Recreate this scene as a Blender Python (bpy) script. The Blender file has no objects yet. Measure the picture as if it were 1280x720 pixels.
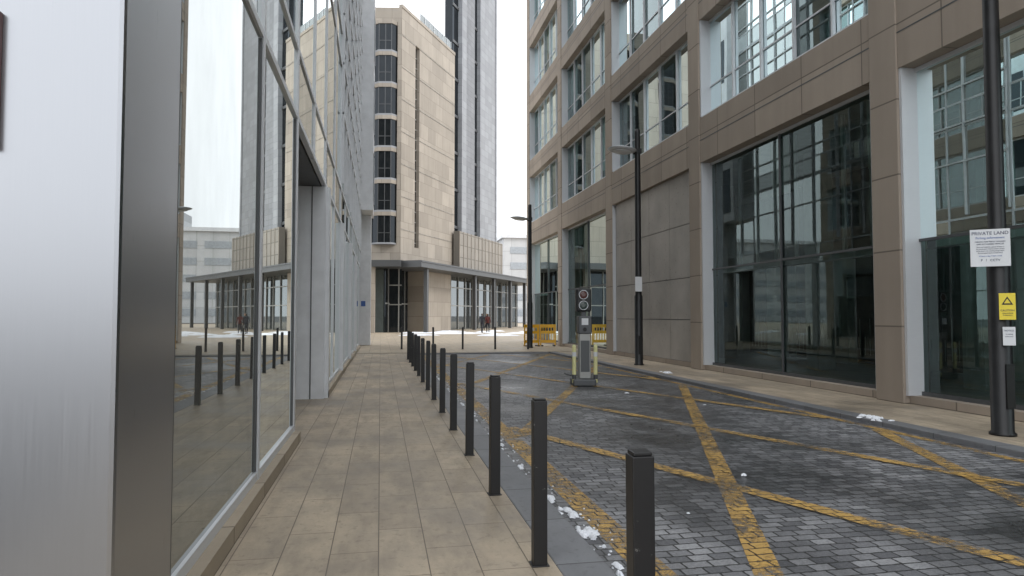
import bpy, bmesh, math, random
from mathutils import Vector, Matrix
random.seed(7)
scene = bpy.context.scene
R = math.radians

# ------------------------------------------------------------------ materials
class NT:
    def __init__(s, name):
        s.m = bpy.data.materials.new(name); s.m.use_nodes = True
        s.t = s.m.node_tree; s.t.nodes.clear()
        s.out = s.t.nodes.new('ShaderNodeOutputMaterial')
    def n(s, typ, props=None, **inp):
        nd = s.t.nodes.new(typ)
        if props:
            for k, v in props.items(): setattr(nd, k, v)
        for k, v in inp.items():
            key = k.replace('_', ' ')
            if key.startswith('i') and key[1:].isdigit(): key = int(key[1:])
            s.set(nd, key, v)
        return nd
    def set(s, nd, key, v):
        sock = nd.inputs[key]
        if isinstance(v, bpy.types.NodeSocket): s.t.links.new(v, sock)
        elif isinstance(v, bpy.types.Node): s.t.links.new(v.outputs[0], sock)
        else:
            if hasattr(sock.default_value, '__len__') and len(sock.default_value) == 4 and len(v) == 3: v = (*v, 1)
            sock.default_value = v
    def math(s, op, a, b=0.0, clamp=False):
        nd = s.t.nodes.new('ShaderNodeMath'); nd.operation = op; nd.use_clamp = clamp
        s.set(nd, 0, a); s.set(nd, 1, b); return nd.outputs[0]
    def mix(s, fac, a, b, blend='MIX'):
        nd = s.t.nodes.new('ShaderNodeMix'); nd.data_type = 'RGBA'; nd.blend_type = blend
        s.set(nd, 0, fac); s.set(nd, 6, a); s.set(nd, 7, b); return nd.outputs[2]
    def coord(s): return s.n('ShaderNodeTexCoord').outputs['Object']
    def noise(s, vec, scale, detail=4, rough=.55):
        return s.n('ShaderNodeTexNoise', Vector=vec, Scale=scale, Detail=detail, Roughness=rough).outputs[0]
    def ramp(s, fac, a, b, lo=0.0, hi=1.0):
        nd = s.n('ShaderNodeMapRange', Value=fac)
        nd.inputs[1].default_value = a; nd.inputs[2].default_value = b
        nd.inputs[3].default_value = lo; nd.inputs[4].default_value = hi
        return nd.outputs[0]
    def scalev(s, vec, sc):
        nd = s.t.nodes.new('ShaderNodeVectorMath'); nd.operation = 'MULTIPLY'
        s.set(nd, 0, vec); nd.inputs[1].default_value = sc; return nd.outputs[0]
    def vscale(s, vec, f):
        nd = s.t.nodes.new('ShaderNodeVectorMath'); nd.operation = 'SCALE'
        s.set(nd, 0, vec); s.set(nd, 3, f); return nd.outputs[0]
    def wallvec(s, vec, dx, dy):
        sx = s.n('ShaderNodeSeparateXYZ', Vector=vec)
        u = s.math('ADD', s.math('MULTIPLY', sx.outputs[0], dx), s.math('MULTIPLY', sx.outputs[1], dy))
        return s.n('ShaderNodeCombineXYZ', X=u, Y=sx.outputs[2]).outputs[0]
    def done(s, col, rough=.6, metal=0.0, bump=None, bstr=.3, bdist=.01, spec=.5, normal=None):
        p = s.n('ShaderNodeBsdfPrincipled', Base_Color=col, Roughness=rough, Metallic=metal)
        p.inputs['Specular IOR Level'].default_value = spec
        if bump is not None:
            b = s.n('ShaderNodeBump', Height=bump, Strength=bstr, Distance=bdist)
            s.set(p, 'Normal', b)
        s.t.links.new(p.outputs[0], s.out.inputs[0]); return s.m

def simple(name, col, rough=.5, metal=0.0, var=.15, scale=3.0, spec=.5):
    t = NT(name); c = t.coord(); nz = t.noise(c, scale)
    k = t.ramp(nz, .3, .7)
    dark = tuple(x * (1 - var) for x in col); lite = tuple(min(1, x * (1 + var)) for x in col)
    fine = t.noise(c, scale * 12, 3)
    return t.done(t.mix(k, dark, lite), t.math('ADD', rough - .08, t.math('MULTIPLY', fine, .16)), metal, bump=fine, bstr=.08, bdist=.004, spec=spec)

def stone_wall(name, col, dirv, bw, rh, off=0.0, var=.12, mort=.012, mcol=.35, rough=.75, vstain=.25):
    t = NT(name); c = t.coord(); v = t.wallvec(c, *dirv)
    c1 = tuple(x * (1 - var) for x in col); c2 = tuple(x * (1 + var) for x in col)
    b = t.n('ShaderNodeTexBrick', {'offset': off}, Vector=v, Color1=c1, Color2=c2, Mortar=tuple(x * mcol for x in col), Scale=1.0)
    b.inputs['Mortar Size'].default_value = mort; b.inputs['Mortar Smooth'].default_value = .1
    b.inputs['Brick Width'].default_value = bw; b.inputs['Row Height'].default_value = rh
    n1 = t.ramp(t.noise(c, .9, 5), .3, .72)
    streak = t.ramp(t.noise(t.scalev(v, (2.2, .22, 1)), 1.0, 5), .42, .75)
    col1 = t.mix(t.math('MULTIPLY', n1, .22), b.outputs[0], tuple(x * .55 for x in col))
    col2 = t.mix(t.math('MULTIPLY', streak, vstain), col1, tuple(x * .45 for x in col))
    fine = t.noise(c, 40, 4)
    col3 = t.mix(t.math('MULTIPLY', fine, .22), col2, tuple(x * .6 for x in col))
    h = t.math('ADD', t.math('MULTIPLY', b.outputs[1], -1.0), t.math('MULTIPLY', fine, .12))
    return t.done(col3, rough, 0, bump=h, bstr=.35, bdist=.01)

def floor_slab(name, c1, c2, mort, bw, rh, swap=True, ms=.006, off=.5, rough=.7, stain=.5, stcol=(.07, .055, .04)):
    t = NT(name); c = t.coord()
    sx = t.n('ShaderNodeSeparateXYZ', Vector=c)
    v = t.n('ShaderNodeCombineXYZ', X=sx.outputs[1], Y=sx.outputs[0]).outputs[0] if swap else c
    b = t.n('ShaderNodeTexBrick', {'offset': off}, Vector=v, Color1=c1, Color2=c2, Mortar=mort, Scale=1.0)
    b.inputs['Mortar Size'].default_value = ms; b.inputs['Mortar Smooth'].default_value = .2
    b.inputs['Brick Width'].default_value = bw; b.inputs['Row Height'].default_value = rh
    big = t.ramp(t.noise(c, .55, 6, .65), .40, .66)
    mid = t.ramp(t.noise(t.scalev(c, (1.6, .45, 1)), 2.0, 7, .72), .43, .72)
    fine = t.noise(c, 60, 4, .7)
    spots = t.ramp(t.noise(c, 13, 5, .7), .55, .70)
    gum = t.n('ShaderNodeTexVoronoi', Vector=c, Scale=2.3).outputs[0]
    gum = t.math('SUBTRACT', 1.0, t.ramp(gum, .045, .065))
    col = t.mix(t.math('MULTIPLY', big, stain), b.outputs[0], stcol)
    col = t.mix(t.math('MULTIPLY', mid, stain * .85), col, stcol)
    col = t.mix(t.math('MULTIPLY', spots, .5), col, stcol)
    col = t.mix(t.math('MULTIPLY', gum, .45), col, tuple(x * .35 for x in c1))
    col = t.mix(t.math('MULTIPLY', fine, .4), col, tuple(x * .5 for x in c1))
    col = t.mix(t.math('MULTIPLY', b.outputs[1], .6), col, mort)
    h = t.math('ADD', t.math('MULTIPLY', b.outputs[1], -1.0), t.math('MULTIPLY', fine, .3))
    rg = t.math('SUBTRACT', rough, t.math('MULTIPLY', big, .3))
    return t.done(col, rg, 0, bump=h, bstr=.5, bdist=.006)

def sett_base(t, c, c1, c2, mort):
    w1 = t.n('ShaderNodeTexNoise', Vector=c, Scale=.7, Detail=1.0)
    v1 = t.t.nodes.new('ShaderNodeVectorMath'); v1.operation = 'MULTIPLY_ADD'
    t.set(v1, 0, w1.outputs[1]); v1.inputs[1].default_value = (.10, .10, 0); t.set(v1, 2, c)
    w2 = t.n('ShaderNodeTexNoise', Vector=c, Scale=22, Detail=2.0)
    vv = t.t.nodes.new('ShaderNodeVectorMath'); vv.operation = 'MULTIPLY_ADD'
    t.set(vv, 0, w2.outputs[1]); vv.inputs[1].default_value = (.014, .014, 0); t.set(vv, 2, v1.outputs[0])
    b = t.n('ShaderNodeTexBrick', {'offset': .42, 'squash': 1.18, 'squash_frequency': 3}, Vector=vv.outputs[0], Color1=c1, Color2=c2, Mortar=mort, Scale=1.0)
    b.inputs['Mortar Size'].default_value = .007; b.inputs['Mortar Smooth'].default_value = .05
    b.inputs['Brick Width'].default_value = .15; b.inputs['Row Height'].default_value = .105
    return b, vv.outputs[0]

def setts_mat():
    t = NT('granite_setts'); c = t.coord()
    b, v2 = sett_base(t, c, (.085, .087, .094), (.23, .232, .24), (.03, .029, .028))
    big = t.ramp(t.noise(c, .38, 6, .62), .42, .62)
    lane = t.ramp(t.noise(t.scalev(c, (1, .3, 1)), 1.1, 5, .6), .40, .66)
    fine = t.noise(c, 55, 3, .7)
    grit = t.ramp(t.noise(c, 34, 6, .75), .56, .68)
    f1 = t.ramp(big, 0, 1, 1.12, .38); f2 = t.ramp(lane, 0, 1, .85, 1.45); f3 = t.ramp(fine, .3, .7, 1.2, .72)
    col = t.vscale(b.outputs[0], t.math('MULTIPLY', t.math('MULTIPLY', f1, f2), f3))
    col = t.mix(t.math('MULTIPLY', grit, .25), col, (.40, .38, .35))
    col = t.mix(t.math('MULTIPLY', b.outputs[1], .9), col, (.022, .021, .02))
    h = t.math('ADD', t.math('MULTIPLY', b.outputs[1], -1.0), t.math('MULTIPLY', fine, .45))
    rg = t.math('SUBTRACT', .55, t.math('MULTIPLY', big, .28))
    return t.done(col, rg, 0, bump=h, bstr=1.0, bdist=.012)

def yellow_paint():
    t = NT('worn_yellow_paint'); c = t.coord()
    b, v2 = sett_base(t, c, (.66, .41, .11), (.50, .31, .09), (.14, .09, .05))
    w1 = t.noise(c, 17, 8, .85); w2 = t.noise(c, 1.3, 3, .6)
    wear = t.math('ADD', t.math('MULTIPLY', w1, .65), t.math('MULTIPLY', w2, .48))
    wear = t.ramp(t.math('ADD', wear, t.math('MULTIPLY', b.outputs[1], .12)), .525, .64)
    dirt = t.noise(c, 3, 5, .7)
    col = t.mix(t.math('MULTIPLY', dirt, .45), b.outputs[0], (.28, .19, .09))
    p = t.n('ShaderNodeBsdfPrincipled', Base_Color=col, Roughness=.6)
    tr = t.n('ShaderNodeBsdfTransparent')
    mx = t.n('ShaderNodeMixShader', i0=t.math('MULTIPLY', wear, .96), i1=p, i2=tr)
    t.t.links.new(mx.outputs[0], t.out.inputs[0]); return t.m

def glass(name, tint, base_refl, opaque=None, refl_col=(.9, .94, .93), wav=.0002, dirtf=.05):
    t = NT(name); c = t.coord()
    nz = t.noise(c, .5, 1.0, .3)
    b = t.n('ShaderNodeBump', Height=nz, Strength=1.0, Distance=wav * 10)
    g = t.n('ShaderNodeBsdfGlossy', Color=refl_col, Roughness=.006, Normal=b)
    fr = t.n('ShaderNodeFresnel', IOR=1.5)
    fac = t.math('ADD', base_refl, t.math('MULTIPLY', fr.outputs[0], 1 - base_refl), clamp=True)
    dirt = t.ramp(t.noise(t.scalev(c, (1, 1, .4)), 3, 5), .4, .9)
    if opaque is not None: under = t.n('ShaderNodeBsdfDiffuse', Color=opaque)
    else: under = t.n('ShaderNodeBsdfTransparent', Color=tint)
    mx = t.n('ShaderNodeMixShader', i0=fac, i1=under, i2=g)
    d = t.n('ShaderNodeBsdfDiffuse', Color=(.3, .3, .28))
    m2 = t.n('ShaderNodeMixShader', i0=t.math('MULTIPLY', dirt, dirtf), i1=mx, i2=d)
    t.t.links.new(m2.outputs[0], t.out.inputs[0]); return t.m

def brushed(name, col, rough=.38, metal=.85, sc=(1, 1, 30), var=.12):
    t = NT(name); c = t.coord()
    nz = t.noise(t.scalev(c, sc), 6, 4); bn = t.noise(c, .7, 3)
    k = t.math('MULTIPLY', t.math('ADD', nz, bn), .5)
    cc = t.mix(k, tuple(x * (1 - var) for x in col), tuple(min(1, x * (1 + var)) for x in col))
    return t.done(cc, t.math('ADD', rough - .06, t.math('MULTIPLY', nz, .12)), metal, bump=nz, bstr=.03, bdist=.002)

M = {}
M['paving'] = floor_slab('beige_paving', (.62, .51, .375), (.48, .395, .295), (.16, .13, .10), .9, .30, stain=.68, ms=.004, stcol=(.115, .10, .085))
M['paving2'] = floor_slab('square_paving', (.60, .50, .37), (.52, .43, .32), (.2, .16, .12), .9, .45, stain=.4, stcol=(.15, .12, .09))
M['kerb'] = floor_slab('granite_kerb', (.25, .255, .27), (.20, .205, .215), (.05, .05, .05), .9, 9.0, stain=.4, stcol=(.08, .08, .08))
M['setts'] = setts_mat()
M['yellow'] = yellow_paint()
M['ground'] = floor_slab('ground_asphalt', (.12, .115, .11), (.10, .1, .1), (.08, .08, .08), 3, 3, stain=.3)
M['stoneR'] = stone_wall('sandstone_cladding', (.41, .345, .283), (0, 1), 1.86, 1.32, mort=.014)
M['stoneF'] = stone_wall('limestone_cladding', (.41, .365, .31), (.49, .87), 1.7, 1.45, off=.5, mort=.02, mcol=.6, vstain=.2, var=.16)
M['stoneW'] = stone_wall('limestone_wing', (.41, .365, .31), (1, 0), 1.7, 1.45, off=.5, mort=.02, mcol=.6, vstain=.2)
M['tileG'] = stone_wall('grey_tile_cladding', (.27, .28, .30), (.49, .87), .9, .6, mort=.03, mcol=.75, vstain=.1)
M['tileL'] = stone_wall('pale_tile_cladding', (.36, .375, .40), (.49, .87), 1.2, .8, mort=.03, mcol=.8, vstain=.1)
M['podium'] = stone_wall('podium_panels', (.34, .315, .28), (.49, .87), 1.1, 1.3, mort=.06, mcol=.55, vstain=.1)
M['panelR'] = simple('grey_stone_panel', (.37, .345, .315), .3, 0, .2, .8)
M['alu'] = brushed('silver_aluminium', (.68, .70, .73), .4, .15)
M['alucol'] = brushed('brushed_steel_column', (.40, .41, .43), .30, 1.0, sc=(30, 30, .4), var=.07)
M['aluD'] = brushed('dark_grey_metal', (.10, .105, .11), .45, .3)
M['white'] = simple('white_metal_cladding', (.72, .735, .76), .45, .1, .08)
M['black'] = simple('black_paint', (.010, .010, .011), .45, 0, .4, 6)
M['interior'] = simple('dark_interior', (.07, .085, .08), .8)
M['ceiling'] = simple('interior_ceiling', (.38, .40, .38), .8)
M['blind'] = simple('roller_blind', (.6, .63, .60), .8, 0, .08)
M['glassR'] = glass('window_glass', (.52, .70, .69), .12, refl_col=(.82, .96, .98))
M['glassRL'] = glass('shopfront_glass', (.50, .64, .61), .035, refl_col=(.82, .95, .95))
M['glassL'] = glass('mirror_glazing', None, .34, opaque=(.13, .125, .11), wav=.00012, dirtf=.15)
M['glassF'] = glass('dark_window_glass', None, .03, opaque=(.012, .014, .016), refl_col=(.36, .40, .44))
M['glassG'] = glass('lobby_glass', None, .22, opaque=(.05, .055, .055), refl_col=(.6, .64, .66))
M['glassRail'] = glass('glass_balustrade', (.75, .85, .85), .25)
M['manif'] = simple('frosted_marks', (.5, .53, .52), .7)
M['snow'] = simple('snow', (.82, .84, .88), .6, 0, .06, 8)
M['stonePl'] = stone_wall('plinth_stone', (.44, .37, .28), (0, 1), 1.2, 3, mort=.01)
M['orange'] = simple('orange_plastic', (.88, .48, .03), .4, 0, .15)
M['whiteS'] = simple('white_sign', (.74, .76, .78), .4, 0, .04)
M['yellowS'] = simple('yellow_sign', (.85, .68, .05), .4, 0, .04)
M['textm'] = simple('sign_print', (.03, .04, .10), .5)
M['red'] = simple('red_sign', (.12, .02, .015), .4)
M['blue'] = simple('blue_sign', (.04, .12, .4), .4)
M['ledR'] = simple('red_lens', (.10, .03, .025), .15)
M['ledG'] = simple('green_lens', (.05, .07, .065), .15)
M['reflect'] = simple('yellow_reflective', (.78, .75, .38), .4, 0, .1)
M['steel'] = brushed('stainless_steel', (.36, .36, .345), .4, .4)
M['dist'] = stone_wall('distant_render', (.62, .63, .64), (1, 0), 3.2, 3.2, mort=.1, mcol=.8, vstain=.05)
M['distw'] = simple('distant_glass', (.36, .39, .42), .3)
t = NT('chipped_black_paint'); c = t.coord()
oi = t.n('ShaderNodeObjectInfo')
vv = t.t.nodes.new('ShaderNodeVectorMath'); vv.operation = 'ADD'
t.set(vv, 0, c); t.set(vv, 1, oi.outputs['Location'])
ch = t.ramp(t.noise(vv.outputs[0], 18, 6, .75), .66, .71)
du = t.noise(vv.outputs[0], 5, 5)
M['blackB'] = t.done(t.mix(ch, t.mix(t.math('MULTIPLY', du, .6), (.005, .005, .006), (.018, .017, .016)), (.30, .29, .27)), .42, 0, bump=ch, bstr=.15, bdist=.002)

# ------------------------------------------------------------------ builders
def link(o, parent=None):
    scene.collection.objects.link(o)
    if parent is not None: o.parent = parent
    return o

class Build:
    def __init__(s, name, frame=None):
        s.name = name; s.parts = {}; s.frame = frame
    def _p(s, part, mat):
        if part not in s.parts: s.parts[part] = (M[mat], [], [])
        return s.parts[part]
    def raw(s, part, mat, vs, fs, frame='d'):
        m, V, F = s._p(part, mat); o = len(V)
        fr = s.frame if frame == 'd' else frame
        V += [tuple(fr @ Vector(v)) if fr else tuple(v) for v in vs]
        F += [tuple(i + o for i in f) for f in fs]
    def box(s, part, mat, x0, x1, y0, y1, z0, z1, frame='d'):
        vs = [(x0, y0, z0), (x1, y0, z0), (x1, y1, z0), (x0, y1, z0), (x0, y0, z1), (x1, y0, z1), (x1, y1, z1), (x0, y1, z1)]
        s.raw(part, mat, vs, [(0, 3, 2, 1), (4, 5, 6, 7), (0, 1, 5, 4), (1, 2, 6, 5), (2, 3, 7, 6), (3, 0, 4, 7)], frame)
    def prism(s, part, mat, poly, z0, z1, frame='d'):
        n = len(poly)
        vs = [(x, y, z0) for x, y in poly] + [(x, y, z1) for x, y in poly]
        fs = [tuple(reversed(range(n))), tuple(range(n, 2 * n))] + [(i, (i + 1) % n, n + (i + 1) % n, n + i) for i in range(n)]
        s.raw(part, mat, vs, fs, frame)
    def lathe(s, part, mat, cx, cy, prof, seg=20, mtx=None):
        vs = []; fs = []
        for r, z in prof:
            for i in range(seg):
                a = 2 * math.pi * i / seg
                v = Vector((r * math.cos(a), r * math.sin(a), z))
                if mtx: v = mtx @ v
                vs.append((v.x + cx, v.y + cy, v.z))
        k = len(prof)
        for j in range(k - 1):
            for i in range(seg):
                a = j * seg + i; b = j * seg + (i + 1) % seg
                fs.append((a, b, b + seg, a + seg))
        fs.append(tuple(reversed(range(seg)))); fs.append(tuple(range((k - 1) * seg, k * seg)))
        s.raw(part, mat, vs, fs)
    def finish(s, bevel=None, smooth=(), loc=None, rotz=0):
        e = bpy.data.objects.new(s.name, None); link(e)
        for part, (mat, V, F) in s.parts.items():
            me = bpy.data.meshes.new(part); me.from_pydata(V, [], F); me.materials.append(mat); me.update()
            bm = bmesh.new(); bm.from_mesh(me); bmesh.ops.recalc_face_normals(bm, faces=bm.faces); bm.to_mesh(me); bm.free()
            o = bpy.data.objects.new(part, me); link(o, e)
            if bevel and (bevel is True or part in bevel):
                md = o.modifiers.new('b', 'BEVEL'); md.width = bevel[part] if isinstance(bevel, dict) else .01; md.segments = 2; md.limit_method = 'ANGLE'
            if part in smooth:
                for p in me.polygons: p.use_smooth = len(p.vertices) == 4
        if loc: e.location = loc
        e.rotation_euler[2] = rotz
        return e

def single(name, mat, fn, bevel=0):
    b = Build('tmp'); fn(b)
    V = []; F = []
    for part, (m, v, f) in b.parts.items():
        o = len(V); V += v; F += [tuple(i + o for i in q) for q in f]
    me = bpy.data.meshes.new(name); me.from_pydata(V, [], F); me.materials.append(M[mat]); me.update()
    o = bpy.data.objects.new(name, me); link(o)
    if bevel:
        md = o.modifiers.new('b', 'BEVEL'); md.width = bevel; md.segments = 2
    return o

# ------------------------------------------------------------------ ground
RZ = -0.06
single('ground', 'ground', lambda b: b.raw('g', 'ground', [(-2500, -2500, RZ - .012), (2500, -2500, RZ - .012), (2500, 2500, RZ - .012), (-2500, 2500, RZ - .012)], [(0, 1, 2, 3)]))
single('road', 'setts', lambda b: b.raw('g', 'setts', [(1.3, -14, RZ - .004), (7.1, -14, RZ - .004), (7.1, 28.5, RZ - .004), (1.3, 28.5, RZ - .004)], [(0, 1, 2, 3)]))
single('pavement', 'paving', lambda b: b.box('g', 'paving', -2.4, 1.05, -14, 28, -.3, 0))
single('pavement', 'paving', lambda b: b.box('g', 'paving', 7.26, 9.4, -14, 28, -.3, 0))
single('kerb', 'kerb', lambda b: b.box('g', 'kerb', 1.052, 1.36, -14, 28, -.3, .003), .01)
single('kerb', 'kerb', lambda b: b.box('g', 'kerb', 6.98, 7.258, -14, 28, -.3, .003), .01)
single('square_paving', 'paving2', lambda b: b.box('g', 'paving2', -60, 90, 28.32, 140, -.3, -.002))
def k2(b):
    b.box('g', 'kerb', 1.362, 6.978, 28.0, 28.318, -.3, -.02)
single('kerb', 'kerb', k2, .01)

# markings
def strip(b, x0, y0, x1, y1, w, z):
    d = Vector((x1 - x0, y1 - y0)).normalized(); n = Vector((-d.y, d.x)) * w / 2
    b.raw('g', 'yellow', [(x0 + n.x, y0 + n.y, z), (x0 - n.x, y0 - n.y, z), (x1 - n.x, y1 - n.y, z), (x1 + n.x, y1 + n.y, z)], [(0, 3, 2, 1)])
def marks1(b):
    strip(b, 1.66, -12, 1.66, 27.5, .22, RZ)
    strip(b, 6.8, -12, 6.8, 27.5, .13, RZ)
def clipx(yc, m, xr):
    x0, x1 = 1.78, 6.72
    ylo, yhi = -10, 27.3
    def y(x): return yc + m * (x - xr)
    def xa(yy): return xr + (yy - yc) / m
    for lim in (ylo, yhi):
        xx = xa(lim)
        if m > 0:
            if lim == ylo: x0 = max(x0, xx)
            else: x1 = min(x1, xx)
        else:
            if lim == ylo: x1 = min(x1, xx)
            else: x0 = max(x0, xx)
    if x1 - x0 < .3: return None
    return x0, y(x0), x1, y(x1)
def marks2(b):
    for i in range(-3, 5):
        q = clipx(14.6 + 6.2 * i, 2.43, 6.75)
        if q: strip(b, *q, .18, RZ + .004)
def marks3(b):
    for i in range(-3, 5):
        q = clipx(9.9 + 6.4 * i, -2.6, 1.6)
        if q: strip(b, *q, .18, RZ + .008)
single('road_marking', 'yellow', marks1); single('road_marking', 'yellow', marks2); single('road_marking', 'yellow', marks3)

# snow lumps
def snow(b):
    def lump(cx, cy, rx, ry, h, z):
        seg = 14; vs = []; rs = [random.uniform(.6, 1.25) for _ in range(seg)]
        for k, (s_, hh) in enumerate(((1, 0), (.75, .6), (.4, 1))):
            for i in range(seg):
                a = 2 * math.pi * i / seg
                vs.append((cx + rx * s_ * rs[i] * math.cos(a), cy + ry * s_ * rs[i] * math.sin(a), z + h * hh * random.uniform(.8, 1.1)))
        fs = []
        for k in range(2):
            for i in range(seg):
                a = k * seg + i; c_ = k * seg + (i + 1) % seg
                fs.append((a, c_, c_ + seg, a + seg))
        fs.append(tuple(range(2 * seg, 3 * seg)))
        b.raw('s', 'snow', vs, fs)
    z = RZ + .001
    rnd = random.Random(3)
    clusters = [(1.45, 3.75, .06, .30, 22), (1.47, 4.75, .06, .22, 12), (1.43, 5.5, .05, .2, 10), (1.45, 3.2, .06, .3, 12), (1.43, 8.7, .05, .5, 18), (1.42, 11.2, .05, .8, 18), (1.42, 7.2, .05, .3, 6), (1.42, 14, .05, .8, 14), (1.42, 17.5, .05, .8, 10)]
    for cx, cy, sx, sy, n in clusters:
        for i in range(n):
            r_ = rnd.uniform(.01, .045)
            lump(max(1.38, cx + rnd.gauss(0, sx * .6)), cy + rnd.gauss(0, sy * .7), r_, r_ * rnd.uniform(1, 2.6), rnd.uniform(.01, .03), z)
    for cx, cy, rx, ry, h in [(3.5, 6.2, .035, .03, .02), (2.9, 3.1, .02, .02, .01), (4.9, 13.2, .04, .05, .02), (2.4, 5.1, .015, .015, .01), (5.6, 11.2, .03, .02, .01)]:
        lump(cx, cy, rx, ry, h, z)
    for i in range(22):
        lump(7.12 + rnd.gauss(0, .09), 8.9 + rnd.gauss(0, .13), rnd.uniform(.02, .06), rnd.uniform(.02, .06), rnd.uniform(.01, .03), .002)
    for i in range(8): lump(7.45 + rnd.gauss(0, .05), 17.1 + rnd.gauss(0, .2), rnd.uniform(.03, .07), rnd.uniform(.04, .12), .02, .002)
    for i in range(26):
        lump(random.uniform(2, 16), random.uniform(50, 66), random.uniform(.5, 1.8), random.uniform(.3, 1.0), .12, -.003)
    for i in range(160):
        lump(random.uniform(1.38, 1.64), random.uniform(2.5, 20), random.uniform(.004, .012), random.uniform(.005, .018), .008, z)
single('snow', 'snow', snow)

def manhole(b):
    b.box('f', 'aluD', 4.9, 5.5, 17.4, 18.0, RZ - .002, RZ + .014)
single('manhole_cover', 'aluD', manhole, .004)
def slot_drain(b):
    for i in range(40):
        y = -2 + i * .75
        b.box('f', 'aluD', 1.362, 1.40, y, y + .72, RZ - .003, RZ + .006)
single('drain_channel', 'aluD', slot_drain)

# ------------------------------------------------------------------ bollards
def bollard_mesh():
    b = Build('t'); s_ = .042
    b.box('p', 'blackB', -s_, s_, -s_, s_, 0, .985)
    b.box('p', 'blackB', -s_ + .006, s_ - .006, -s_ + .006, s_ - .006, .985, 1.0)
    b.box('p', 'blackB', -s_ - .012, s_ + .012, -s_ - .012, s_ + .012, 0, .008)
    m, V, F = b.parts['p']
    me = bpy.data.meshes.new('bollard'); me.from_pydata(V, [], F); me.materials.append(m); me.update(); return me
bm_ = bollard_mesh()
pos = [(.955, 2.43 + 1.655 * i) for i in range(14)] + [(.95, 31.3), (2.35, 31.0), (3.66, 30.8), (5.1, 30.5), (6.55, 30.2)]
for i, (x, y) in enumerate(pos):
    o = bpy.data.objects.new('bollard', bm_); link(o); o.location = (x, y, 0)
    o.rotation_euler = (random.uniform(-.008, .008), random.uniform(-.008, .008), random.uniform(-.06, .06))
    md = o.modifiers.new('b', 'BEVEL'); md.width = .006; md.segments = 2

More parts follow.
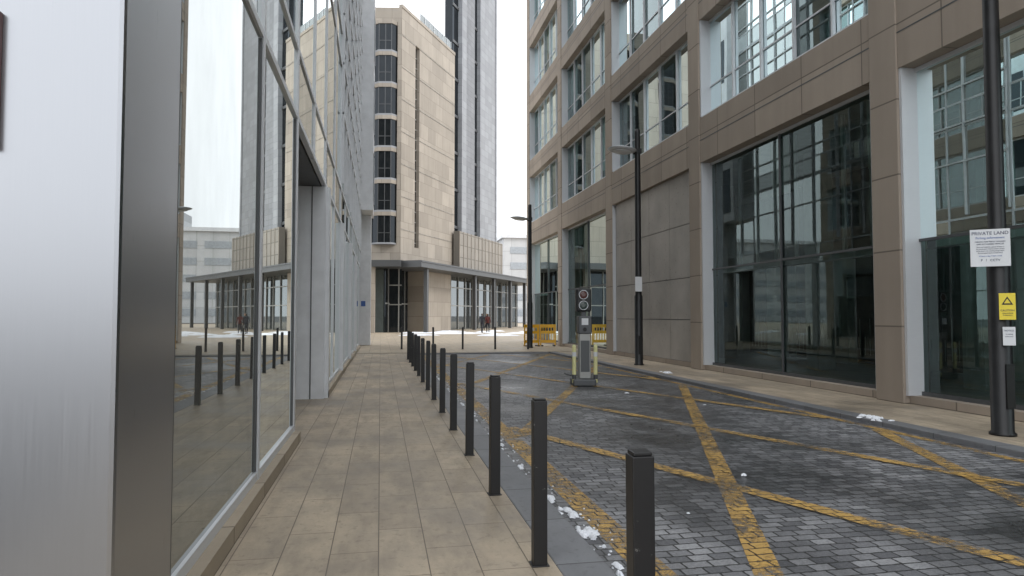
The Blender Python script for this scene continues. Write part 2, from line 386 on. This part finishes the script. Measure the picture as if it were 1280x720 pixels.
# ------------------------------------------------------------------ right building
FX = 8.8
rb = Build('stone_office_building')
piers = [3.1 + 7.5 * k for k in range(-2, 6)]
HW = .33
for p in piers:
    rb.box('piers', 'stoneR', FX, 9.35, p - HW, p + HW, 0, 27.5)
levels = [(5.82, 7.08), (9.9, 10.9), (13.9, 14.9), (17.9, 18.9), (21.9, 22.9), (25.9, 27.4)]
for i in range(len(piers) - 1):
    y0, y1 = piers[i] + HW, piers[i + 1] - HW
    rb.box('base_course', 'stoneR', FX + .12, 9.35, y0 + .002, y1 - .002, 0, .14)
    for z0, z1 in levels:
        rb.box('beams', 'stoneR', FX + .03, 9.35, y0 + .002, y1 - .002, z0, z1)
        rb.box('trim', 'alu', FX + .06, 9.2, y0 + .06, y1 - .06, z1, z1 + .05)
        rb.box('beam_grooves', 'aluD', FX + .026, FX + .035, y0 + .003, y1 - .003, (z0 + z1) / 2 - .012, (z0 + z1) / 2 + .012)
    zs = [(.14, 5.82)] + [(levels[k][1] + .05, levels[k + 1][0]) for k in range(5)]
    for k, (za, zb) in enumerate(zs):
        panelbay = (k == 0 and abs(y0 - 18.43) < .1)
        rb.box('reveals', 'alu', FX + .05, 9.25, y1 - .06, y1 - .003, za, zb - .003)
        rb.box('reveals', 'alu', FX + .05, 9.25, y0 + .003, y0 + .06, za, zb - .003)
        ya, yb = y0 + .06, y1 - .06
        if panelbay:
            nc = 4; w = (yb - ya) / nc
            for c_ in range(nc):
                zz = za
                for h in (1.25, 1.25, 1.6, 1.6):
                    rb.box('wall_panels', 'panelR', FX + .16, FX + .3, ya + c_ * w + .012, ya + (c_ + 1) * w - .012, zz + .012, min(zz + h, zb) - .012)
                    zz += h
            rb.box('panel_backing', 'aluD', FX + .2, 9.2, ya, yb, za, zb)
            continue
        gx = 9.16
        nn = 2 if k == 0 else 5
        for q in range(nn):
            a_ = ya + (yb - ya) * q / nn; b_ = ya + (yb - ya) * (q + 1) / nn
            zz = [za, 2.8, zb] if k == 0 else [za, zb]
            for r_ in range(len(zz) - 1):
                j = random.uniform(-.004, .004); j2 = random.uniform(-.004, .004)
                rb.raw('glass_shopfront' if k == 0 else 'glass', 'glassRL' if k == 0 else 'glassR', [(gx + .004 + j, a_, zz[r_]), (gx + .004 - j, b_, zz[r_]), (gx + .004 - j + j2, b_, zz[r_ + 1]), (gx + .004 + j + j2, a_, zz[r_ + 1])], [(0, 1, 2, 3)])
        rb.box('frames', 'alu', gx - .05, gx - .006, ya, yb, zb - .07, zb - .004)
        rb.box('frames_dark', 'aluD', gx - .05, gx - .006, ya, yb, za, za + .07)
        if k == 0:
            ym = (ya + yb) / 2
            rb.box('mullions_dark', 'aluD', gx - .045, gx - .006, ym - .025, ym + .025, za + .07, zb - .07)
            rb.box('mullions_dark', 'aluD', gx - .035, gx - .007, ya, ym - .027, 2.78, 2.83)
            rb.box('mullions_dark', 'aluD', gx - .035, gx - .007, ym + .027, yb, 2.78, 2.83)
            n = int((yb - ya) / .14)
            for q in range(n):
                yy = ya + .1 + q * .14
                rb.box('glass_markings', 'manif', gx + .010, gx + .013, yy, yy + .010, .75, 1.45 if q % 2 else 1.1)
            for q in range(1, 8):
                yy = ya + (yb - ya) * q / 8
                rb.box('inner_posts', 'alu', gx + .35, gx + .41, yy - .04, yy + .04, 2.85, 5.75)
            rb.box('inner_beam', 'ceiling', gx + .3, gx + .5, ya, yb, 2.7, 2.85)
            for q in range(0, 8):
                if random.random() < .4:
                    yy = ya + (yb - ya) * q / 8
                    rb.box('blinds', 'blind', gx + .25, gx + .26, yy + .06, yy + (yb - ya) / 8 - .06, random.choice([3.4, 4.4, 4.9]), 5.75)
        else:
            n = 5
            for q in range(1, n):
                yy = ya + (yb - ya) * q / n
                rb.box('mullions', 'alu', gx - .08, gx - .006, yy - .028, yy + .028, za + .07, zb - .07)
            rb.box('mullions', 'alu', gx - .03, gx - .007, ya, yb, za + .85, za + .885)
            for q in range(n):
                if random.random() < .5:
                    yy = ya + (yb - ya) * q / n
                    hh = random.choice([.5, .9, 1.4, 2.2])
                    rb.box('blinds', 'blind', gx + .15, gx + .16, yy + .05, yy + (yb - ya) / n - .05, zb - hh, zb)
for z0, z1 in levels:
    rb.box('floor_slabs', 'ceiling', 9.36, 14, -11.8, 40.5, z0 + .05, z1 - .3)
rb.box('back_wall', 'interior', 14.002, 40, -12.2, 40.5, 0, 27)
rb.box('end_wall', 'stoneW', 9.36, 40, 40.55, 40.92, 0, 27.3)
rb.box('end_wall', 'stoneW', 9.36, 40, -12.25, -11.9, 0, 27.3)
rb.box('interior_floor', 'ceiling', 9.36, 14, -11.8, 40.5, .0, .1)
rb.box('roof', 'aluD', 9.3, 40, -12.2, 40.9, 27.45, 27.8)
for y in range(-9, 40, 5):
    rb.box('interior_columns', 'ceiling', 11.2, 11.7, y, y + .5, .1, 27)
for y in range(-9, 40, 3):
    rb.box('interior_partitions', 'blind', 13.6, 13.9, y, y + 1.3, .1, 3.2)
rb.finish(bevel={'piers': .012})

# ------------------------------------------------------------------ left building
lb = Build('glass_office_building')
LX = -1.03
lb.box('steel_column', 'alucol', -2.5, -.95, 2.75, 3.48, 0, 27)
lb.box('column_joint', 'aluD', -2.45, -.957, 3.48, 3.50, 0, 27)
lb.box('mass', 'interior', -22, -2.35, 3.6, 36.9, 0, 27)
lb.box('side_wall', 'alu', -22, -2.5, 3.0, 3.58, 0, 27)
for (a, c_) in ((3.53, 8.6), (12.95, 33.0)):
    lb.box('infill', 'interior', -2.34, -1.2, a, c_, 0, 3.9)
lb.box('infill_upper', 'interior', -2.34, -1.2, 3.53, 36.9, 3.95, 27)
lb.box('door_soffit', 'aluD', -2.34, -1.1, 8.6, 12.95, 3.88, 3.94)
lb.box('plinth', 'stonePl', -1.5, -.93, 3.53, 8.6, 0, .12)
lb.box('plinth', 'stonePl', -1.5, -.93, 13.0, 33.0, 0, .12)
mull = [3.53, 6.15, 8.6, 10.75, 12.95, 15.4, 17.85, 20.3, 22.75, 25.2, 27.65, 30.1, 33.0, 35, 36.9]
trans = [.12, 3.9, 4.75, 7.9, 8.75, 11.9, 12.75, 15.9, 16.75, 19.9, 20.75, 23.9, 26.9]
for i in range(len(mull) - 1):
    a, c_ = mull[i], mull[i + 1]
    for k in range(len(trans) - 1):
        za, zb = trans[k], trans[k + 1]
        if k == 0 and (8.5 < a < 12.9 or a > 32.9): continue
        j = random.uniform(-.005, .005); j2 = random.uniform(-.004, .004)
        if i == 0 and k == 0: j = j2 = 0
        vs = [(LX + j, a, za), (LX - j, c_, za), (LX - j + j2, c_, zb), (LX + j + j2, a, zb)]
        lb.raw('glazing', 'glassL', vs, [(0, 1, 2, 3)])
for i, y in enumerate(mull):
    z0 = 3.9 if y == 10.75 else 0.12
    w = .06 if i not in (2, 4) else .1
    lb.box('mullions', 'alu', LX - .05, LX + .028, y - w / 2, y + w / 2, z0, 27)
for k, z in enumerate(trans):
    for i in range(len(mull) - 1):
        a, c_ = mull[i] + .052, mull[i + 1] - .052
        if k == 0 and (8.5 < mull[i] < 12.9 or a > 32.9): continue
        lb.box('transoms', 'alu', LX - .05, LX + .024, a, c_, z, z + .07)
for a, c_ in ((3.6, 6.09), (6.21, 8.53)):
    for (ya, yb) in ((a, a + .03), (c_ - .03, c_)):
        lb.box('sash', 'aluD', LX, LX + .015, ya, yb, .2, 3.88)
lb.box('recess_walls', 'white', -2.3, -1.0, 12.86, 12.885, 0, 3.87)
for xx in (-1.25, -1.6, -1.95): lb.box('recess_joints', 'aluD', xx, xx + .02, 12.845, 12.859, 0, 3.87)
lb.box('recess_walls', 'white', -2.3, -1.1, 8.665, 8.67, 0, 3.87)
lb.box('entrance_doors', 'glassL', -2.2, -2.19, 8.7, 12.85, .1, 3.8)
for y in (8.75, 10.1, 11.4, 12.75):
    lb.box('door_frames', 'alu', -2.19, -2.1, y - .05, y + .05, 0, 3.85)
for y in (12.9, 17.85, 22.75, 27.65):
    lb.box('pilasters', 'white', LX + .0, -.93, y + .07, y + .32, 0, 3.88)
y = 17.9
while y < 36.9:
    lb.box('fins', 'white', LX + .0, -.95, y, y + .04, 4.9, 27); y += 1.63
z = 6.7
while z < 27:
    lb.box('fin_rails', 'white', LX + .03, -.96, 17.9, 36.9, z, z + .05); z += 1.3
lb.box('end_column', 'white', -1.45, -.5, 35.8, 36.9, 0, 6.7)
lb.box('upper_bay', 'white', -1.5, -.4, 34.0, 36.95, 6.7, 27)
z = 7.2
while z < 27:
    lb.box('upper_bay_glass', 'glassF', -.42, -.385, 34.3, 36.6, z, z + 2.4)
    lb.box('upper_bay_bars', 'white', -.4, -.36, 35.4, 35.46, z, z + 2.4); z += 3.6
lb.box('roof', 'aluD', -22, -1.0, 3.0, 36.9, 27.0, 27.5)
lb.finish(bevel={'steel_column': .02, 'end_column': .03})

s_ = Build('red_sign'); s_.box('panel', 'red', -1.40, -1.357, 2.72, 2.748, 2.1, 2.6); s_.finish()
s_ = Build('blue_notice'); s_.box('panel', 'whiteS', -1.0, -.74, 35.77, 35.795, 1.7, 2.3); s_.box('band', 'blue', -.98, -.76, 35.76, 35.768, 2.0, 2.27); s_.finish()

# ------------------------------------------------------------------ far building
ang = math.atan2(.87, .49)
FR = Matrix.Translation((1.75, 62.8, 0)) @ Matrix.Rotation(ang, 4, 'Z')
fb = Build('hotel_tower_building', FR)
HT = 30.0
def segs(x0, x1, z0, z1, y=0, d=14, part='stone_walls', mat='stoneF'):
    fb.box(part, mat, x0, x1, y, y + d, z0, z1)
segs(0, 2.8, 6.6, HT); segs(3.7, 12.3, 6.6, HT)
segs(2.801, 3.699, 6.6, 8); segs(2.801, 3.699, 27.5, HT - .003)
fb.box('slot_window', 'glassF', 2.8, 3.7, .35, .4, 8, 27.5)
for z in range(8, 28): fb.box('slot_bars', 'steel', 2.8, 3.7, .28, .34, z + .45, z + .53)
fb.box('glass_slot', 'glassF', 12.3, 13.9, .3, 1.2, 6.6, 60)
for i in range(13): fb.box('slot_bars_dark', 'aluD', 12.3, 13.9, .2, .29, 7 + i * 4.1, 7.3 + i * 4.1)
fb.box('glass_rail', 'glassRail', 4.5, 12.2, .4, .43, HT, HT + 1.5)
for i in range(8): fb.box('rail_posts', 'alu', 4.5 + i * 1.08, 4.56 + i * 1.08, .36, .39, HT, HT + 1.5)
fb.box('parapet', 'stoneF', -.02, 12.3, -.06, .3, HT + .002, HT + .3)
for z in (9.4, 12.4, 15.4, 18.4, 21.4, 24.4, 27.4):
    for (xa, xb) in ((0.05, 2.75), (3.75, 12.25)):
        fb.box('string_lines', 'podium', xa, xb, -.03, -.002, z, z + .09)
fb.box('tower_pale', 'tileL', 13.9, 15.2, -.2, 1.2, 6.6, 60)
fb.box('tower_mid', 'tileG', 15.2, 18.6, .15, 1.2, 6.6, 60)
fb.box('tower_glass', 'glassF', 18.6, 19.8, .35, 1.2, 6.6, 60)
for i in range(13): fb.box('tower_bars', 'aluD', 18.6, 19.8, .27, .34, 7 + i * 4.1, 7.3 + i * 4.1)
fb.box('tower_tile', 'tileL', 19.8, 25.0, -.1, 1.2, 6.6, 60)
fb.box('tower_edge', 'tileL', 25.0, 25.4, -.2, 1.2, 6.6, 60)
cp = [(12.6, 1.21), (25.2, 1.21)]
pw = [FR @ Vector((x, y, 0)) for x, y in cp]
dd = Vector((.08, .99, 0)) * 16
poly = [(pw[0].x, pw[0].y), (pw[1].x, pw[1].y), (pw[1].x + dd.x, pw[1].y + dd.y), (pw[0].x + dd.x + .6, pw[0].y + dd.y)]
fb.prism('tower_body', 'tileG', poly, 0, 59.9, frame=None)
fb.box('podium', 'podium', 11.6, 25.6, -.9, -.22, 6.7, 10.6)
for i in range(13): fb.box('podium_fins', 'stoneF', 11.6 + i * 1.13, 11.66 + i * 1.13, -.95, -.902, 6.7, 10.6)
fb.box('canopy', 'aluD', -1.0, 38, -2.6, 1.5, 5.85, 6.45)
fb.box('canopy_edge', 'aluD', -1.0, 38, -2.68, -2.602, 6.3, 6.4)
fb.box('ground_wall', 'stoneF', 4.4, 10.7, -.3, 4, 0, 5.85)
fb.box('ground_glass', 'glassF', 0, 4.4, 1.5, 1.6, 0, 5.85)
fb.box('lobby_glazing', 'glassG', 10.7, 37, .8, .9, 0, 5.85)
for i in range(13):
    x = 10.9 + i * 2.1
    fb.box('ground_mullions', 'steel', x, x + .09, .68, .79, 0, 5.84)
for z in (2.6, 4.6): fb.box('ground_transoms', 'steel', 10.7, 37, .70, .795, z, z + .1)
for i in range(3): fb.box('ground_mullions', 'steel', .4 + i * 1.6, .48 + i * 1.6, 1.4, 1.49, 0, 5.84)
fb.box('ground_transoms', 'steel', 0, 4.4, 1.42, 1.495, 2.6, 2.72)
for x in (1.0, 13, 19, 25, 31, 37): fb.box('canopy_columns', 'aluD', x, x + .35, -2.2, -1.85, 0, 5.84)
fb.box('lobby_mass', 'interior', 0, 37, 1.7, 5, 0, 5.8)
wd = Vector((-.985, .17)).normalized(); wang = math.atan2(wd.y, wd.x)
WR = Matrix.Translation((1.72, 62.8, 0)) @ Matrix.Rotation(wang, 4, 'Z')
def w(part, mat, *a): fb.box(part, mat, *a, frame=WR)
L = 18
w('wing_walls', 'stoneW', 0.0, .35, -12, 0, 6.6, HT)
cols = [(.35, 2.75), (6.0, 8.4), (11.5, 13.9)]
edges = [2.75, 6.0, 8.4, 11.5, 13.9, L]
for i in range(0, 6, 2): w('wing_walls', 'stoneW', edges[i], edges[i + 1], -12, 0, 6.6, HT)
w('wing_core', 'interior', .36, L - .1, -12, -.9, 6.7, HT - .1)
for (xa, xb) in cols:
    w('wing_infill', 'stoneW', xa + .001, xb - .001, -.85, -.004, 6.6, 8.0)
    for k in range(7):
        z = 8.0 + k * 2.95
        pol = [(xa, -.1), (xa + .45, .5), (xb - .75, .5), (xb, -.1)]
        pol2 = [(xa + .05, -.12), (xa + .48, .42), (xb - .78, .42), (xb - .05, -.12)]
        fb.prism('bay_sills', 'tileL', pol, z, z + .16, frame=WR)
        fb.prism('bay_windows', 'glassF', pol2, z + .162, z + 2.6, frame=WR)
        fb.prism('bay_heads', 'stoneW', pol, z + 2.602, z + 2.948, frame=WR)
        for xx in (xa + .46, (xa + xb) / 2 - .2, xb - .8):
            w('bay_frames', 'aluD', xx, xx + .07, .40, .47, z + .162, z + 2.6)
        w('bay_frames', 'aluD', xa + .48, xb - .78, .421, .45, z + 1.0, z + 1.06)
    w('wing_infill', 'stoneW', xa + .001, xb - .001, -.85, -.004, 8.0 + 7 * 2.95, HT - .002)
w('wing_canopy', 'aluD', -.3, L, -1, 2.0, 5.86, 6.44)
w('wing_ground', 'glassF', 0, L, -1.2, -1.1, 0, 5.86)
for i in range(7): w('wing_mullions', 'steel', .2 + i * 2.5, .3 + i * 2.5, -1.09, -1.0, 0, 5.85)
for z in (2.5, 4.3): w('wing_mullions', 'steel', 0, L, -1.085, -1.01, z, z + .1)
w('wing_columns', 'stoneW', 2.0, 2.5, 1.2, 1.7, 0, 5.85)
w('wing_columns', 'stoneW', 9.0, 9.5, 1.2, 1.7, 0, 5.85)
fb.finish()

# distant pale buildings
db = Build('distant_building')
db.box('walls', 'dist', 27, 90, 150, 170, 0, 19)
db.box('roof', 'white', 26.5, 90, 149.5, 170, 19, 19.8)
for k in range(5):
    for i in range(9):
        db.box('windows', 'distw', 28.5 + i * 6.6, 33.6 + i * 6.6, 149.9, 149.98, 1.5 + k * 3.5, 3.0 + k * 3.5)
db.box('penthouse', 'dist', 40, 60, 153, 165, 19.8, 24)
db.finish()
db = Build('distant_building')
db.box('walls', 'dist', -90, -8, 130, 150, 0, 22)
for i in range(24):
    for k in range(6):
        db.box('windows', 'distw', -88 + i * 3.3, -86 + i * 3.3, 129.9, 129.98, 1.5 + k * 3.5, 3.4 + k * 3.5)
db.finish()

# ------------------------------------------------------------------ street lamps
def lamp(x, y, h=7.3, lower=2.1, box=False, yaw=0, wide=1.0):
    b = Build('street_lamp')
    b.lathe('pole', 'black', 0, 0, [(.15 * wide, 0), (.15 * wide, .03), (.125 * wide, .05), (.125 * wide, lower), (.10, lower + .06), (.085, h - .1), (.08, h), (.0, h + .02)], 20)
    zl = h - .72
    b.box('arm', 'black', -.35, -.05, -.03, .03, zl, zl + .06)
    mt = Matrix.Translation((-.5, 0, zl + .05)) @ Matrix.Rotation(R(6), 4, 'Y')
    b.lathe('luminaire', 'alu', 0, 0, [(.05, -.06), (.34, -.04), (.46, 0), (.40, .03), (.2, .08), (.06, .1)], 24, mt)
    b.lathe('diffuser', 'whiteS', 0, 0, [(.05, -.085), (.26, -.075), (.28, -.05)], 24, mt)
    b.box('collar', 'black', -.1, .1, -.1, .1, zl - .05, zl + .1)
    b.box('access_door', 'blackB', -.06, .06, -.135 * wide, -.12, .35, .9)
    if box:
        b.box('notice', 'whiteS', -.16, .06, -.15, -.14, 2.25, 2.7)
    return b.finish(smooth=('pole', 'luminaire', 'diffuser'), loc=(x, y, 0), rotz=yaw)
lamp(7.8, 19.9, box=True)
lamp(6.95, 31.6, 6.8)
lamp(7.72, 7.35, 7.3, 2.3)

def textobj(txt, size, loc, parent, mat='textm', align='CENTER', rot=0):
    cu = bpy.data.curves.new('lettering', 'FONT'); cu.body = txt; cu.size = size; cu.align_x = align; cu.extrude = .001
    cu.materials.append(M[mat]); o = bpy.data.objects.new('lettering', cu); link(o, parent)
    o.location = loc; o.rotation_euler = (R(90), 0, 0); return o
def notice(name, cx, cz, wd_, hg, mat, lines, yaw=R(-38), post=(7.72, 7.35), offx=0):
    b = Build(name); b.box('panel', mat, -wd_ / 2, wd_ / 2, -.004, .004, -hg / 2, hg / 2)
    b.box('bracket', 'aluD', -.03, .03, .004, .03, -hg / 2 + .05, hg / 2 - .05)
    e = b.finish()
    e.rotation_euler = (0, 0, yaw)
    d = Vector((math.sin(yaw), -math.cos(yaw)))
    s2 = Vector((math.cos(yaw), math.sin(yaw)))
    e.location = (post[0] + d.x * .16 + s2.x * offx, post[1] + d.y * .16 + s2.y * offx, cz)
    for (tx, sz, z, mt) in lines: textobj(tx, sz, (0, -.007, z), e, mt)
    return e
notice('private_land_sign', 0, 2.36, .42, .47, 'whiteS', [
    ('PRIVATE LAND', .058, .165, 'textm'), ('Parking enforcement', .036, .115, 'blue'),
    ('PARKING FOR PERMIT HOLDERS', .022, .07, 'textm'), ('AND AUTHORISED VEHICLES', .022, .04, 'textm'),
    ('Terms and conditions apply at all times on', .017, .005, 'textm'), ('this private land. Vehicles parked in breach', .017, -.02, 'textm'),
    ('will be issued with a parking charge notice.', .017, -.045, 'textm'), ('By entering you agree to these terms', .017, -.07, 'textm'),
    ('24 hours a day, 7 days a week', .02, -.11, 'blue'), ('P   !   CCTV', .04, -.17, 'textm')], offx=-.1)
e = notice('warning_sign', 0, 1.62, .17, .33, 'yellowS', [('CAUTION', .032, -.06, 'textm'), ('rising bollards', .02, -.09, 'textm'), ('in operation', .02, -.115, 'textm')], offx=.06)
me = bpy.data.meshes.new('triangle'); me.from_pydata([(-.06, -.006, 0), (.06, -.006, 0), (0, -.006, .105), (-.035, -.006, .018), (.035, -.006, .018), (0, -.006, .078)], [], [(0, 1, 4, 3), (1, 2, 5, 4), (2, 0, 3, 5)]); me.materials.append(M['black'])
o = bpy.data.objects.new('triangle', me); link(o, e); o.location = (0, 0, .02)
notice('small_notice', 0, 1.25, .13, .23, 'whiteS', [('NOTICE', .026, .06, 'textm'), ('no waiting', .018, .02, 'textm'), ('at any time', .018, -.01, 'textm')], offx=.07)

# ------------------------------------------------------------------ access control pillar
ac = Build('access_control_pillar')
ac.box('base', 'aluD', -.26, .26, -.3, .3, RZ, .1)
ac.box('cabinet', 'steel', -.1, .16, -.14, .14, .1, 1.45)
ac.box('cabinet_door', 'aluD', -.07, .13, -.146, -.141, .25, .95)
ac.box('intercom', 'aluD', -.12, .18, -.17, .16, 1.1, 1.5)
ac.box('intercom_panel', 'whiteS', -.05, .1, -.176, -.171, 1.3, 1.45)
ac.lathe('speaker', 'black', .02, -.175, [(.045, -.01), (.045, .01)], 14, Matrix.Translation((0, 0, 1.2)) @ Matrix.Rotation(R(90), 4, 'X'))
ac.box('signal_neck', 'aluD', -.03, .07, -.04, .06, 1.5, 1.62)
ac.box('signal_head', 'black', -.16, .18, -.12, .12, 1.6, 2.12)
for z, m in ((1.98, 'ledR'), (1.74, 'ledG')):
    mt = Matrix.Translation((0, 0, z)) @ Matrix.Rotation(R(90), 4, 'X')
    ac.lathe('signal_lens_' + m, m, .0, -.121, [(.085, -.004), (.085, .012), (.04, .022)], 20, mt)
    ac.lathe('signal_hood', 'alu', .0, -.121, [(.105, -.003), (.105, .03), (.092, .03), (.092, -.002)], 20, mt)
for sx in (-.23, .25):
    ac.lathe('guard_posts', 'reflect', sx, -.22, [(.045, .02), (.045, .82), (.03, .86)], 14)
    ac.lathe('guard_bands', 'aluD', sx, -.22, [(.047, .1), (.047, .2)], 14)
    ac.lathe('guard_tape', 'whiteS', sx, -.22, [(.047, .6), (.047, .7)], 14)
ac.finish(bevel={'cabinet': .015, 'signal_head': .03, 'base': .03, 'intercom': .02}, loc=(4.5, 14.9, 0), rotz=R(-8))

# ------------------------------------------------------------------ plastic barrier
pb = Build('pedestrian_barrier')
for k in range(2):
    fr = Matrix.Translation((7.0 + k * .84, 33.2 + k * .12, 0)) @ Matrix.Rotation(R(6 - k * 14), 4, 'Z')
    pb.frame = fr
    Wd = .8
    pb.box('rails', 'orange', 0, Wd, -.02, .02, .92, 1.08); pb.box('rails', 'orange', 0, Wd, -.02, .02, .62, .76)
    pb.box('rails', 'orange', 0, Wd, -.02, .02, .16, .30)
    for x in (0, Wd - .07): pb.box('uprights', 'orange', x, x + .07, -.024, .024, .03, 1.07)
    for i in range(1, 6): pb.box('bars', 'orange', i * .135, i * .135 + .04, -.012, .012, .30, .92)
    for x in (.05, Wd - .15): pb.box('feet', 'black', x, x + .1, -.25, .25, 0, .05)
pb.finish()

# ------------------------------------------------------------------ people
def person(x, y, yaw, h=1.74, coat=(.02, .022, .03), legs=(.015, .017, .025), stride=.28, hair=(.02, .014, .01)):
    s_ = h / 1.74
    pts = [('pel', (0, 0, .95), .14), ('wst', (0, 0, 1.10), .13), ('chs', (0, .01, 1.32), .155), ('nck', (0, .01, 1.46), .065), ('hd0', (0, -.01, 1.55), .075), ('hd1', (0, -.015, 1.64), .10), ('hd2', (0, -.01, 1.71), .06)]
    ed = [('pel', 'wst'), ('wst', 'chs'), ('chs', 'nck'), ('nck', 'hd0'), ('hd0', 'hd1'), ('hd1', 'hd2')]
    for sd, sg in (('l', -1), ('r', 1)):
        f = stride * sg
        pts += [('hip' + sd, (.09 * sg, 0, .9), .10), ('kn' + sd, (.10 * sg, -f * .5 - .04, .49), .062), ('an' + sd, (.10 * sg, -f + (.10 if sg < 0 else 0), .09 + (.05 if sg < 0 else 0)), .042), ('to' + sd, (.11 * sg, -f - .15 + (.1 if sg < 0 else 0), .035), .035),
                ('sh' + sd, (.18 * sg, .01, 1.40), .065), ('el' + sd, (.235 * sg, f * .35 + .03, 1.12), .048), ('wr' + sd, (.24 * sg, f * .6 - .04, .88), .033), ('ha' + sd, (.235 * sg, f * .65 - .06, .79), .028)]
        ed += [('pel', 'hip' + sd), ('hip' + sd, 'kn' + sd), ('kn' + sd, 'an' + sd), ('an' + sd, 'to' + sd), ('chs', 'sh' + sd), ('sh' + sd, 'el' + sd), ('el' + sd, 'wr' + sd), ('wr' + sd, 'ha' + sd)]
    idx = {p[0]: i for i, p in enumerate(pts)}
    me = bpy.data.meshes.new('pedestrian'); me.from_pydata([tuple(c * s_ for c in p[1]) for p in pts], [(idx[a], idx[b]) for a, b in ed], [])
    o = bpy.data.objects.new('tmpfig', me); link(o)
    o.modifiers.new('s', 'SKIN'); o.modifiers.new('u', 'SUBSURF').levels = 2
    o.modifiers['u'].render_levels = 2
    for i, p in enumerate(pts):
        sv = me.skin_vertices[0].data[i]; sv.radius = (p[2] * s_, p[2] * s_ * .85); sv.use_root = (i == 0)
    bpy.context.view_layer.update()
    dg = bpy.context.evaluated_depsgraph_get()
    m2 = bpy.data.meshes.new_from_object(o.evaluated_get(dg))
    bpy.data.objects.remove(o)
    for nm, cc in (('coat', coat), ('trousers', legs), ('skin', (.42, .27, .2)), ('hair', hair)):
        m2.materials.append(simple(nm + '_fabric', cc, .8))
    for p in m2.polygons:
        c_ = p.center / s_
        p.use_smooth = True
        if c_.z > 1.5: p.material_index = 3 if (c_.z > 1.68 or c_.y > .02) else 2
        elif abs(c_.x) > .19 and c_.z < .86: p.material_index = 2
        elif c_.z < .86: p.material_index = 1
        else: p.material_index = 0
    f = bpy.data.objects.new('pedestrian', m2); link(f); f.location = (x, y, 0); f.rotation_euler[2] = yaw
    return f
person(8.85, 60.0, R(160), 1.76)
person(9.45, 60.5, R(170), 1.72, coat=(.09, .018, .015))
person(10.9, 70.5, R(20), 1.78)

# ------------------------------------------------------------------ light
sd = Vector((.80, -.48, 0)).normalized() * math.cos(R(40)) + Vector((0, 0, math.sin(R(40))))
W = bpy.data.worlds.new('World'); scene.world = W; W.use_nodes = True
nt = W.node_tree; nt.nodes.clear()
out = nt.nodes.new('ShaderNodeOutputWorld'); bg = nt.nodes.new('ShaderNodeBackground'); sky = nt.nodes.new('ShaderNodeTexSky')
sky.sky_type = 'NISHITA'; sky.sun_disc = False; sky.sun_elevation = R(40); sky.sun_rotation = math.atan2(sd.x, sd.y)
tc = nt.nodes.new('ShaderNodeTexCoord'); nz = nt.nodes.new('ShaderNodeTexNoise'); nz.inputs['Scale'].default_value = 2.2; nz.inputs['Detail'].default_value = 5
nt.links.new(tc.outputs['Generated'], nz.inputs['Vector'])
cl = nt.nodes.new('ShaderNodeMix'); cl.data_type = 'RGBA'
nt.links.new(nz.outputs[0], cl.inputs[0]); cl.inputs[6].default_value = (15.5, 16.1, 17.0, 1); cl.inputs[7].default_value = (26, 26.3, 26.8, 1)
mx = nt.nodes.new('ShaderNodeMix'); mx.data_type = 'RGBA'; mx.inputs[0].default_value = .9
nt.links.new(sky.outputs[0], mx.inputs[6]); nt.links.new(cl.outputs[2], mx.inputs[7])
nt.links.new(mx.outputs[2], bg.inputs[0]); bg.inputs[1].default_value = .1
nt.links.new(bg.outputs[0], out.inputs[0])
sl = bpy.data.lights.new('sun', 'SUN'); sl.energy = 1.1; sl.angle = R(10); sl.color = (1, .96, .90)
so = bpy.data.objects.new('sun', sl); link(so); so.rotation_euler = (-sd).to_track_quat('-Z', 'Y').to_euler()

# ------------------------------------------------------------------ camera
cam = bpy.data.cameras.new('camera'); cam.lens = 24; cam.sensor_width = 36; cam.clip_end = 5000; cam.clip_start = .05
co = bpy.data.objects.new('camera', cam); link(co); co.location = (0, 0, 1.5)
co.rotation_euler = (R(92.35), 0, R(-10.9)); scene.camera = co
scene.view_settings.view_transform = 'Standard'; scene.view_settings.look = 'None'; scene.view_settings.exposure = 0
